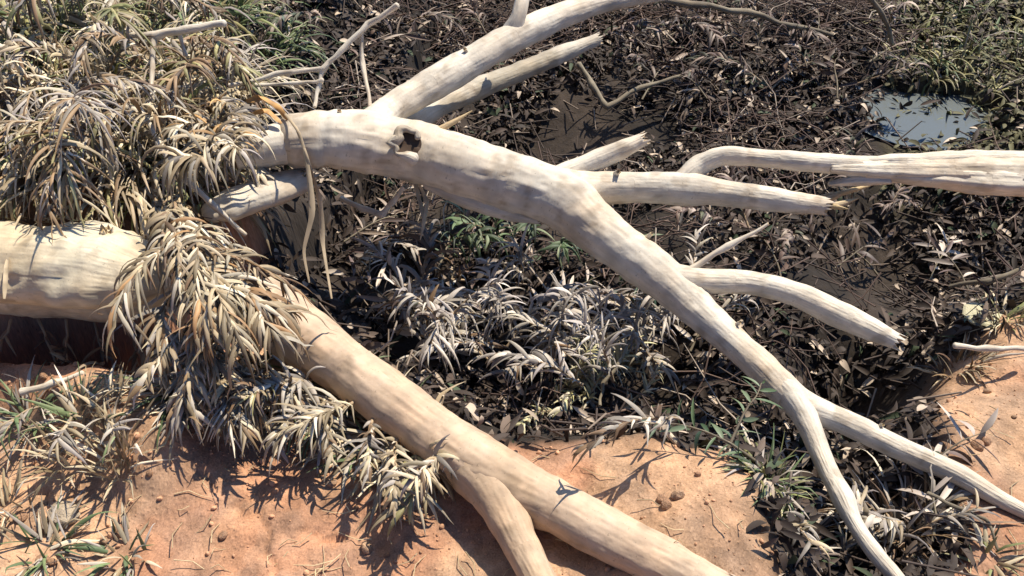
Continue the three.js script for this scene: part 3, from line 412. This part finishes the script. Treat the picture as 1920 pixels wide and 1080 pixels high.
function spray(px, py, lift, dirDeg, n, len, tone, label, group, seed, scale = 1) {
  const rnd = rng(seed * 331 + 7), b = on(px, py, lift), t = thing('leafy_spray', label, 'dead leaves', b, group);
  const a0 = THREE.MathUtils.degToRad(dirDeg); const pts = [], R = []; let c = b.clone(); const dir = V(Math.cos(a0), 0.35, -Math.sin(a0)).normalize();
  for (let i = 0; i < 5; i++) { pts.push(c.clone()); R.push(0.004 * (1 - i * 0.18)); c = c.clone().addScaledVector(dir, len / 4); dir.y -= 0.2; dir.applyAxisAngle(V(0, 1, 0), (rnd() - 0.5) * 0.5).normalize(); c.y = Math.max(c.y, H(c.x, c.z) + 0.015); }
  part(t, 'stem', limb3(pts, R, { seg: 6, lump: 0.2, end: 'round', step: 0.03, seed, colA: BARK.dull, colB: BARK.dark, colC: BARK.dark }), twigMat);
  const cv = new THREE.CatmullRomCurve3(pts), mats = LM[tone];
  for (let i = 0; i < n; i++) {
    const u = 0.12 + 0.88 * i / (n - 1), p = cv.getPoint(u).sub(b), tg = cv.getTangent(u), s = i % 2 ? 1 : -1;
    const sd2 = V(-tg.z, 0, tg.x).normalize().multiplyScalar(s), d = tg.clone().multiplyScalar(0.55 + rnd() * 0.3).addScaledVector(sd2, i === n - 1 ? 0 : 0.8 + rnd() * 0.3).add(V(0, 0.15 + rnd() * 0.35, 0)).normalize();
    const m = shade(new THREE.Mesh(LEAF[Math.floor(rnd() * 4)], mats[Math.floor(rnd() * mats.length)])); m.name = 'leaf';
    const zz = d.clone().cross(V(0, 1, 0)).normalize(), yy = zz.clone().cross(d).normalize();
    m.quaternion.setFromRotationMatrix(new THREE.Matrix4().makeBasis(d, yy, zz)); m.rotateX((rnd() - 0.5) * 2.4); m.rotateZ((rnd() - 0.5) * 0.8); m.rotateY((rnd() - 0.5) * 0.9); m.position.copy(p); m.scale.setScalar(scale * (0.75 + rnd() * 0.5)); t.add(m);
  }
}
const SPR = [
  // px, py, lift, dir, leaves, length, tone, label
  [930, 700, 0.05, 110, 16, 0.3, 'grey', 'grey curled leaf spray in the centre of the hollow'], [860, 700, 0.05, 150, 14, 0.26, 'grey', 'grey leaf spray beside the log top edge, left of centre'],
  [980, 790, 0.05, 80, 16, 0.3, 'grey', 'grey leaf spray leaning against the log left of the yellow tuft'], [1020, 640, 0.06, 60, 16, 0.3, 'grey', 'silvery leaf spray just behind the centre of the hollow'],
  [960, 560, 0.08, 120, 14, 0.28, 'grey', 'purplish grey leaf spray below the dark green foliage'], [1060, 730, 0.05, 100, 15, 0.28, 'grey', 'grey leaf spray directly above the yellow tuft'],
  [1130, 700, 0.04, 50, 14, 0.28, 'grey', 'pale leaf spray right of the curved twig'], [1260, 760, 0.03, 20, 14, 0.26, 'grey', 'silver leaf spray beside the dark hollow left of the tree fork'],
  [1290, 680, 0.04, 60, 12, 0.26, 'grey', 'grey leaves hanging below the forked tree trunk'], [830, 640, 0.06, 80, 14, 0.26, 'brown', 'brown fan of leaves above the log'],
  [760, 620, 0.06, 140, 14, 0.26, 'grey', 'grey leaf spray touching the log below the hanging strips'], [700, 570, 0.06, 100, 14, 0.26, 'grey', 'grey leaves in the gap beside the hanging strips'],
  [880, 480, 0.1, 40, 18, 0.3, 'green', 'dark green leafy spray under the forked trunk'], [960, 470, 0.1, 100, 18, 0.3, 'green', 'dark green leaves in the shade below the trunk ledge'],
  [1040, 520, 0.08, 20, 16, 0.28, 'green', 'dark green spray where the trunk bends down'], [820, 540, 0.06, 70, 16, 0.28, 'green', 'green spray left of the shaded foliage'],
  [1120, 590, 0.05, 0, 14, 0.28, 'green', 'green leaves beneath the bend of the trunk'], [650, 480, 0.06, 30, 14, 0.28, 'brown', 'brown leaves in the dark gap under the tree butt'],
  [720, 460, 0.04, 80, 14, 0.28, 'brown', 'brown leaves behind the bent twig under the trunk'], [1410, 880, 0.03, 150, 14, 0.24, 'green', 'green leaf spray at the foot of the tree fork'],
  [1360, 860, 0.03, 60, 12, 0.22, 'green', 'dark green leaves right of the short pale stick'], [1680, 950, 0.03, 40, 12, 0.24, 'grey', 'grey leaf spray right of the fork branch'],
  [1740, 1030, 0.03, 70, 14, 0.24, 'grey', 'grey leaf spray at the bottom edge on the right'], [1560, 1040, 0.03, 120, 12, 0.22, 'grey', 'grey leaves at the bottom edge left of the fork branch'],
  [1460, 560, 0.05, 90, 12, 0.26, 'brown', 'brown leaves under the right hand broken branch'], [1560, 520, 0.04, 30, 12, 0.26, 'brown', 'dark brown leaves between the broken branches'],
  [1730, 560, 0.08, 60, 16, 0.28, 'grey', 'pale leaf spray beyond the end of the broken branch'], [1800, 580, 0.08, 100, 14, 0.26, 'grey', 'grey leaves at the edge of the sunlit soil on the right'],
  [1640, 540, 0.05, 120, 12, 0.26, 'brown', 'brown leaves behind the end of the broken branch'], [1770, 410, 0.1, 20, 12, 0.2, 'grey', 'small pale leaf bunch under the split branch'],
  [1810, 405, 0.1, 100, 10, 0.18, 'grey', 'tiny pale leaf bunch right of its twin under the split branch'],
  [1200, 220, 0.08, 60, 14, 0.34, 'brown', 'brown leaf spray behind the branch stub'], [1320, 220, 0.08, 120, 14, 0.34, 'brown', 'brown leaf spray above the start of the split branch'],
  [1440, 200, 0.08, 40, 14, 0.34, 'brown', 'brown leaf spray in the middle of the litter above the split branch'], [1560, 220, 0.08, 80, 14, 0.34, 'brown', 'brown leaf spray left of the little pool'],
  [1250, 100, 0.08, 20, 14, 0.36, 'brown', 'brown leaf spray under the long arching branch'], [1380, 110, 0.08, 140, 14, 0.36, 'brown', 'brown leaf spray in the upper litter'], [1520, 110, 0.08, 70, 14, 0.36, 'brown', 'brown leaf spray right of the arching branch tip'],
  [1620, 150, 0.08, 30, 12, 0.34, 'brown', 'brown leaf spray below the upright stick'], [830, 40, 0.1, 80, 16, 0.36, 'green', 'blue green leaf spray at the top edge above the upper branch'],
  [900, 30, 0.1, 30, 14, 0.36, 'green', 'dark green leaf spray left of the upright side branch'], [560, 50, 0.1, 60, 16, 0.36, 'green', 'dark green leaf spray at the top edge behind the branching twig'],
  [640, 30, 0.1, 120, 14, 0.36, 'green', 'deep green leaves at the top edge beside the branching twig'], [760, 110, 0.06, 150, 14, 0.34, 'brown', 'brown leaves in shade between twig and upper branch'],
  [660, 150, 0.06, 40, 14, 0.34, 'brown', 'dark brown leaves directly behind the tree butt'],
];
SPR.forEach((s, i) => spray(...s.slice(0, 8), s[6] === 'green' ? 'dark green leaf sprays' : s[6] === 'grey' ? 'grey curled leaf sprays' : 'brown leaf sprays', 100 + i, s[1] < 260 ? 1.1 : s[6] === 'green' ? 0.7 : 1));
// long dry strips hanging over the tree trunk
const stripMat = new THREE.MeshStandardMaterial({ vertexColors: true, roughness: 0.7, side: THREE.DoubleSide });
function strip(pts, w, col, seed) {                                    // a keeled, twisting, crinkled ribbon of dry leaf
  const rnd = rng(seed * 17 + 3), P = pts.map(([x, y, h]) => at(x, y, h)), cv = new THREE.CatmullRomCurve3(P, false, 'catmullrom', 0.35), n = 26, pos = [], col3 = [], idx = [], tw0 = rnd() * 3;
  for (let i = 0; i <= n; i++) {
    const u = i / n, c = cv.getPoint(u), t = cv.getTangent(u), hw = w * mpp(c) / 2 * Math.pow(Math.sin(Math.PI * (0.08 + 0.88 * u)), 0.6) * (0.75 + 0.5 * noise(u * 9, seed));
    let sv = V(1, 0, 0).addScaledVector(t, -t.x).normalize(); sv.applyAxisAngle(t, Math.sin(tw0 + u * 5) * 0.8);
    const nn = t.clone().cross(sv), l = c.clone().addScaledVector(sv, hw), r = c.clone().addScaledVector(sv, -hw), m = c.clone().addScaledVector(nn, hw * 0.6);
    pos.push(l.x, l.y, l.z, m.x, m.y, m.z, r.x, r.y, r.z); const f = 0.7 + 0.5 * noise(u * 14, seed, 4); for (let q = 0; q < 3; q++) col3.push(col[0] * f, col[1] * f, col[2] * f);
    if (i < n) { const a = i * 3; idx.push(a, a + 3, a + 1, a + 1, a + 3, a + 4, a + 1, a + 4, a + 2, a + 2, a + 4, a + 5); }
  }
  const g = new THREE.BufferGeometry(); g.setAttribute('position', new THREE.Float32BufferAttribute(pos, 3)); g.setAttribute('color', new THREE.Float32BufferAttribute(col3, 3)); g.setIndex(idx); g.computeVertexNormals(); return g;
}
const STRIPS = [
  ['long dry leaf strip hanging down over the tree butt', [[[528, 205, 0.43], [562, 252, 0.43], [578, 320, 0.38], [585, 400, 0.3], [570, 470, 0.22], [580, 530, 0.15]], [[555, 240, 0.43], [578, 300, 0.4], [600, 380, 0.3], [606, 460, 0.2], [622, 560, 0.1]]], 13],
  ['short dry leaf looped below the trunk knot', [[[775, 330, 0.24], [785, 370, 0.2], [795, 410, 0.16], [788, 450, 0.12]], [[780, 335, 0.24], [800, 380, 0.19], [790, 440, 0.13]]], 11],
  ['thin dry strip hanging in the shade below the thick log', [[[290, 600, 0.25], [300, 650, 0.2], [305, 700, 0.14], [322, 745, 0.08]]], 12],
  ['pair of orange brown bark strips lying on the tree butt', [[[462, 190, 0.44], [490, 184, 0.45], [520, 200, 0.44], [540, 225, 0.42]], [[470, 215, 0.43], [500, 208, 0.44], [528, 232, 0.42]]], 18],
  ['thin upright dry strip at the left edge by the thick log', [[[8, 560, 0.3], [12, 500, 0.34], [22, 440, 0.36], [40, 400, 0.36]]], 12],
];
STRIPS.forEach(([label, arms, w], i) => { const p = at(...arms[0][0]); const t = thing('dry_strip', label, 'dry leaf', p); arms.forEach((a, j) => part(t, 'strand', strip(a, w * 0.8, i === 3 ? [0.5, 0.28, 0.1] : [0.52, 0.42, 0.28], 200 + i * 4 + j), stripMat)); });

// ------------------------------------------------------------------ litter, clods, stones
const leafSmall = [leafGeo(0.045, 0.015, 0.5, 0.3), leafGeo(0.035, 0.016, 0.9, 0.2), leafGeo(0.06, 0.012, 0.3, 0.4)];
function scatter(name, label, category, geo, mat, count, seed, place) {
  const im = new THREE.InstancedMesh(geo, mat, count), rnd = rng(seed), m = new THREE.Matrix4(), q = new THREE.Quaternion(), e = new THREE.Euler(), c = new THREE.Color(); let k = 0, guard = 0;
  while (k < count && guard++ < count * 30) { const r = place(rnd); if (!r) continue; const [p, rx, ry, rz, s, col] = r; e.set(rx, ry, rz, 'YXZ'); q.setFromEuler(e); m.compose(p, q, Array.isArray(s) ? V(...s) : V(s, s, s)); im.setMatrixAt(k, m); c.setRGB(...col); im.setColorAt(k, c); k++; }
  im.count = k; im.name = name; im.userData = { label, category, kind: 'stuff' }; shade(im); scene.add(im);
}
const litterCol = (r, x, z) => { const t = r(), g = sd(GREENCORNER, x, z) > 0 && r() < 0.6; const base = g ? [0.11, 0.105, 0.05] : t < 0.62 ? [0.032, 0.022, 0.017] : t < 0.84 ? [0.06, 0.041, 0.031] : t < 0.87 ? [0.13, 0.095, 0.072] : t < 0.965 ? [0.45, 0.37, 0.29] : [0.04, 0.06, 0.03]; const f = 0.7 + r() * 0.6; return base.map((v) => v * f); };  // mostly very dark leaf browns, the shade of the hollow painted in
const litMat = new THREE.MeshStandardMaterial({ color: 0xffffff, roughness: 0.75, side: THREE.DoubleSide });
leafSmall.forEach((g, i) => scatter(['small_leaf_litter', 'curled_leaf_litter', 'narrow_leaf_litter'][i], ['small dark brown fallen leaves covering the hollow', 'tightly curled dark leaves covering the hollow', 'narrow dark leaves covering the hollow'][i], 'leaf litter', g, litMat, 17000, 900 + i, (r) => {
  const x = -1.0 + r() * 4.2, z = -3.3 + r() * 4.4; if (litterMask(x, z) < 0.2 + r() * 0.6 || (Math.hypot((x - PUDDLE.x) * 0.75, z - PUDDLE.z) < 0.17 && r() < 0.62) || fbm(x * 3.7, z * 3.7, 140, 3) + (r() - 0.5) * 0.24 - PITS.reduce((q, [a, b, c]) => q + 0.3 * Math.exp(-((x - a) ** 2 + (z - b) ** 2) / (c * c * 0.45)), 0) < 0.45) return null;
  return [V(x, H(x, z) + 0.004 + r() * r() * 0.07, z), (r() - 0.5) * 1.6, r() * 6.283, (r() - 0.5) * 1.6, 0.7 + r() * 0.7, litterCol(r, x, z)];
}));
const tw = new THREE.CylinderGeometry(0.0022, 0.003, 0.12, 5).rotateZ(Math.PI / 2);
scatter('twig_litter', 'thin broken twiglets lying all over the dark hollow', 'twig litter', tw, litMat, 2200, 955, (r) => {
  const x = -1.0 + r() * 4.2, z = -3.3 + r() * 4.4; if (litterMask(x, z) < 0.3 || Math.hypot((x - PUDDLE.x) * 0.75, z - PUDDLE.z) < 0.2) return null; const t = r();
  return [V(x, H(x, z) + 0.01 + r() * 0.06, z), (r() - 0.5) * 0.6, r() * 6.283, (r() - 0.5) * 1.2, [0.4 + r() * 1.1, 0.7 + r() * 0.7, 1], t < 0.8 ? [0.06, 0.042, 0.034] : [0.24, 0.19, 0.15]];
});
const tw2 = new THREE.CylinderGeometry(0.001, 0.0028, 0.28, 5, 3).rotateZ(Math.PI / 2); { const p = tw2.attributes.position; for (let i = 0; i < p.count; i++) { p.setY(i, p.getY(i) + 0.02 * Math.sin(p.getX(i) * 14)); p.setZ(i, p.getZ(i) + 0.012 * Math.sin(p.getX(i) * 25 + 1)); } tw2.computeVertexNormals(); }
scatter('twig_tangle', 'tangle of thin purple brown dead twigs over the litter', 'twig tangle', tw2, litMat, 1700, 963, (r) => {
  const x = -0.6 + r() * 3.4, z = -3.2 + r() * 3.6; if (litterMask(x, z) < 0.6 || (z > -0.6 && r() < 0.6) || fbm(x * 2.2, z * 2.2, 170, 2) < 0.4 || sd(GREENCORNER, x, z) > 0.05 || Math.hypot((x - PUDDLE.x) * 0.75, z - PUDDLE.z) < 0.2 || PITS.some(([a, b, c]) => Math.hypot(x - a, z - b) < c * 0.75)) return null; const t = r();
  return [V(x, H(x, z) + 0.02 + r() * 0.13, z), (r() - 0.5) * 0.8, r() * 6.283, (r() - 0.5) * 1.1, [0.4 + r() * 0.9, 0.8 + r() * 0.5, 1], t < 0.72 ? [0.08, 0.05, 0.04] : t < 0.9 ? [0.17, 0.115, 0.09] : [0.4, 0.34, 0.28]];
});
function clodGeo(seed) { const g = new THREE.IcosahedronGeometry(1, 2), p = g.attributes.position; for (let i = 0; i < p.count; i++) { const x = p.getX(i), y = p.getY(i), z = p.getZ(i), k = 0.75 + 0.5 * fbm(x * 1.6 + seed, y * 1.6, z * 1.6, 3); p.setXYZ(i, x * k, y * k * 0.7, z * k); } g.computeVertexNormals(); return g; }
const CLOD = [1, 2, 3, 4].map((s) => clodGeo(s * 11));
const crumbMat = new THREE.MeshStandardMaterial({ color: 0xffffff, roughness: 0.97 });
scatter('soil_crumbs', 'fine crumbs of red earth scattered over the bare soil', 'soil crumbs', clodGeo(7), crumbMat, 3000, 971, (r) => {
  const x = -2 + r() * 4.2, z = -0.6 + r() * 1.6; if (litterMask(x, z) > 0.4 || fbm(x * 5, z * 5, 90, 3) + (r() - 0.5) * 0.35 < 0.5) return null; const s = 0.0018 + Math.pow(r(), 5) * 0.006, f = 0.6 + r() * 0.7;
  return [V(x, H(x, z, true) + s * 0.3, z), r() * 6, r() * 6, r() * 6, s, [0.54 * f, 0.31 * f, 0.185 * f]];
});
scatter('straw_bits', 'broken bits of straw scattered on the soil', 'straw bits', tw2, new THREE.MeshStandardMaterial({ color: 0xffffff, roughness: 0.8 }), 260, 977, (r) => {
  const x = -2 + r() * 4.2, z = -0.5 + r() * 1.5; if (litterMask(x, z) > 0.5 || fbm(x * 4, z * 4, 55, 3) + (r() - 0.5) * 0.3 < 0.53) return null; const f = 0.6 + r() * 0.6;
  return [V(x, H(x, z, true) + 0.006, z), 0, r() * 6.283, (r() - 0.5) * 0.3, [0.1 + r() * 0.3, 0.35 + r() * 0.3, 0.5], [0.55 * f, 0.43 * f, 0.26 * f]];
});
const soilMat = [[0.62, 0.38, 0.24], [0.68, 0.45, 0.29], [0.56, 0.34, 0.21]].map((c) => new THREE.MeshStandardMaterial({ color: new THREE.Color().setRGB(...c), map: soilTex, bumpMap: soilBump, bumpScale: 0.003, roughness: 0.96 }));
{
  const r = rng(4242);
  for (const [n, x0, x1, y0, y1, label, group] of [[8, 10, 330, 880, 1070, 'crumbly red clod on the soil at bottom left', 'clods at bottom left'], [6, 400, 820, 900, 1070, 'small red clod on the soil left of the log fork', 'clods left of the log fork'], [4, 1230, 1400, 930, 1060, 'orange clod on the soil patch right of the log', 'clods on the orange soil patch'], [5, 1830, 1915, 680, 900, 'reddish clod on the sunlit soil at the right edge', 'clods at the right edge'], [5, 20, 300, 690, 780, 'small clod on the mound in front of the thick log', 'clods on the mound']])
    for (let i = 0; i < n; i++) { const s = 0.006 + r() * 0.009, p = on(mix(x0, x1, r()), mix(y0, y1, r()), 0); p.y = H(p.x, p.z, true) + s * 0.25; const m = single('soil_clod', label, 'clod', CLOD[Math.floor(r() * 4)], soilMat[Math.floor(r() * 3)], p, group); m.scale.setScalar(s); m.rotation.set(r() * 3, r() * 6, r() * 3); }
}
function stone(px, py, s, sq, col, label, ro = 0.8) { const p = on(px, py, s * sq * 0.3); const m = single('stone', label, 'stone', clodGeo(px), new THREE.MeshStandardMaterial({ color: new THREE.Color().setRGB(...col), bumpMap: soilBump, bumpScale: 0.002, roughness: ro }), p); m.scale.set(s, s * sq, s * 0.8); m.rotation.y = px; }
stone(122, 970, 0.036, 0.8, [0.4, 0.33, 0.24], 'pale rounded stone among straw at bottom left');
{ // small pool of water by the top right grass
  const sh = new THREE.Shape(), n = 40; for (let i = 0; i <= n; i++) { const a = i / n * 6.283, q = 0.26; i ? sh.lineTo(Math.cos(a) * q * 1.25, Math.sin(a) * q) : sh.moveTo(q * 1.25, 0); }
  const m = shade(new THREE.Mesh(new THREE.ShapeGeometry(sh).rotateX(-Math.PI / 2), new THREE.MeshStandardMaterial({ color: new THREE.Color().setRGB(0.13, 0.15, 0.155), roughness: 0.12 }))); m.name = 'puddle'; m.userData.kind = 'structure'; m.position.set(PUDDLE.x, -0.205, PUDDLE.z); scene.add(m);
}
stone(1800, 248, 0.05, 0.5, [0.62, 0.6, 0.56], 'small white stone in front of the little pool');
stone(1840, 236, 0.035, 0.5, [0.6, 0.58, 0.54], 'white pebble right of the white stone by the pool');
stone(530, 690, 0.055, 0.7, [0.48, 0.34, 0.26], 'pinkish stone lodged under the log beside the grass');
stone(1850, 600, 0.07, 0.3, [0.5, 0.48, 0.33], 'flat pale stone at the right edge above the soil');

renderer.render(scene, camera);
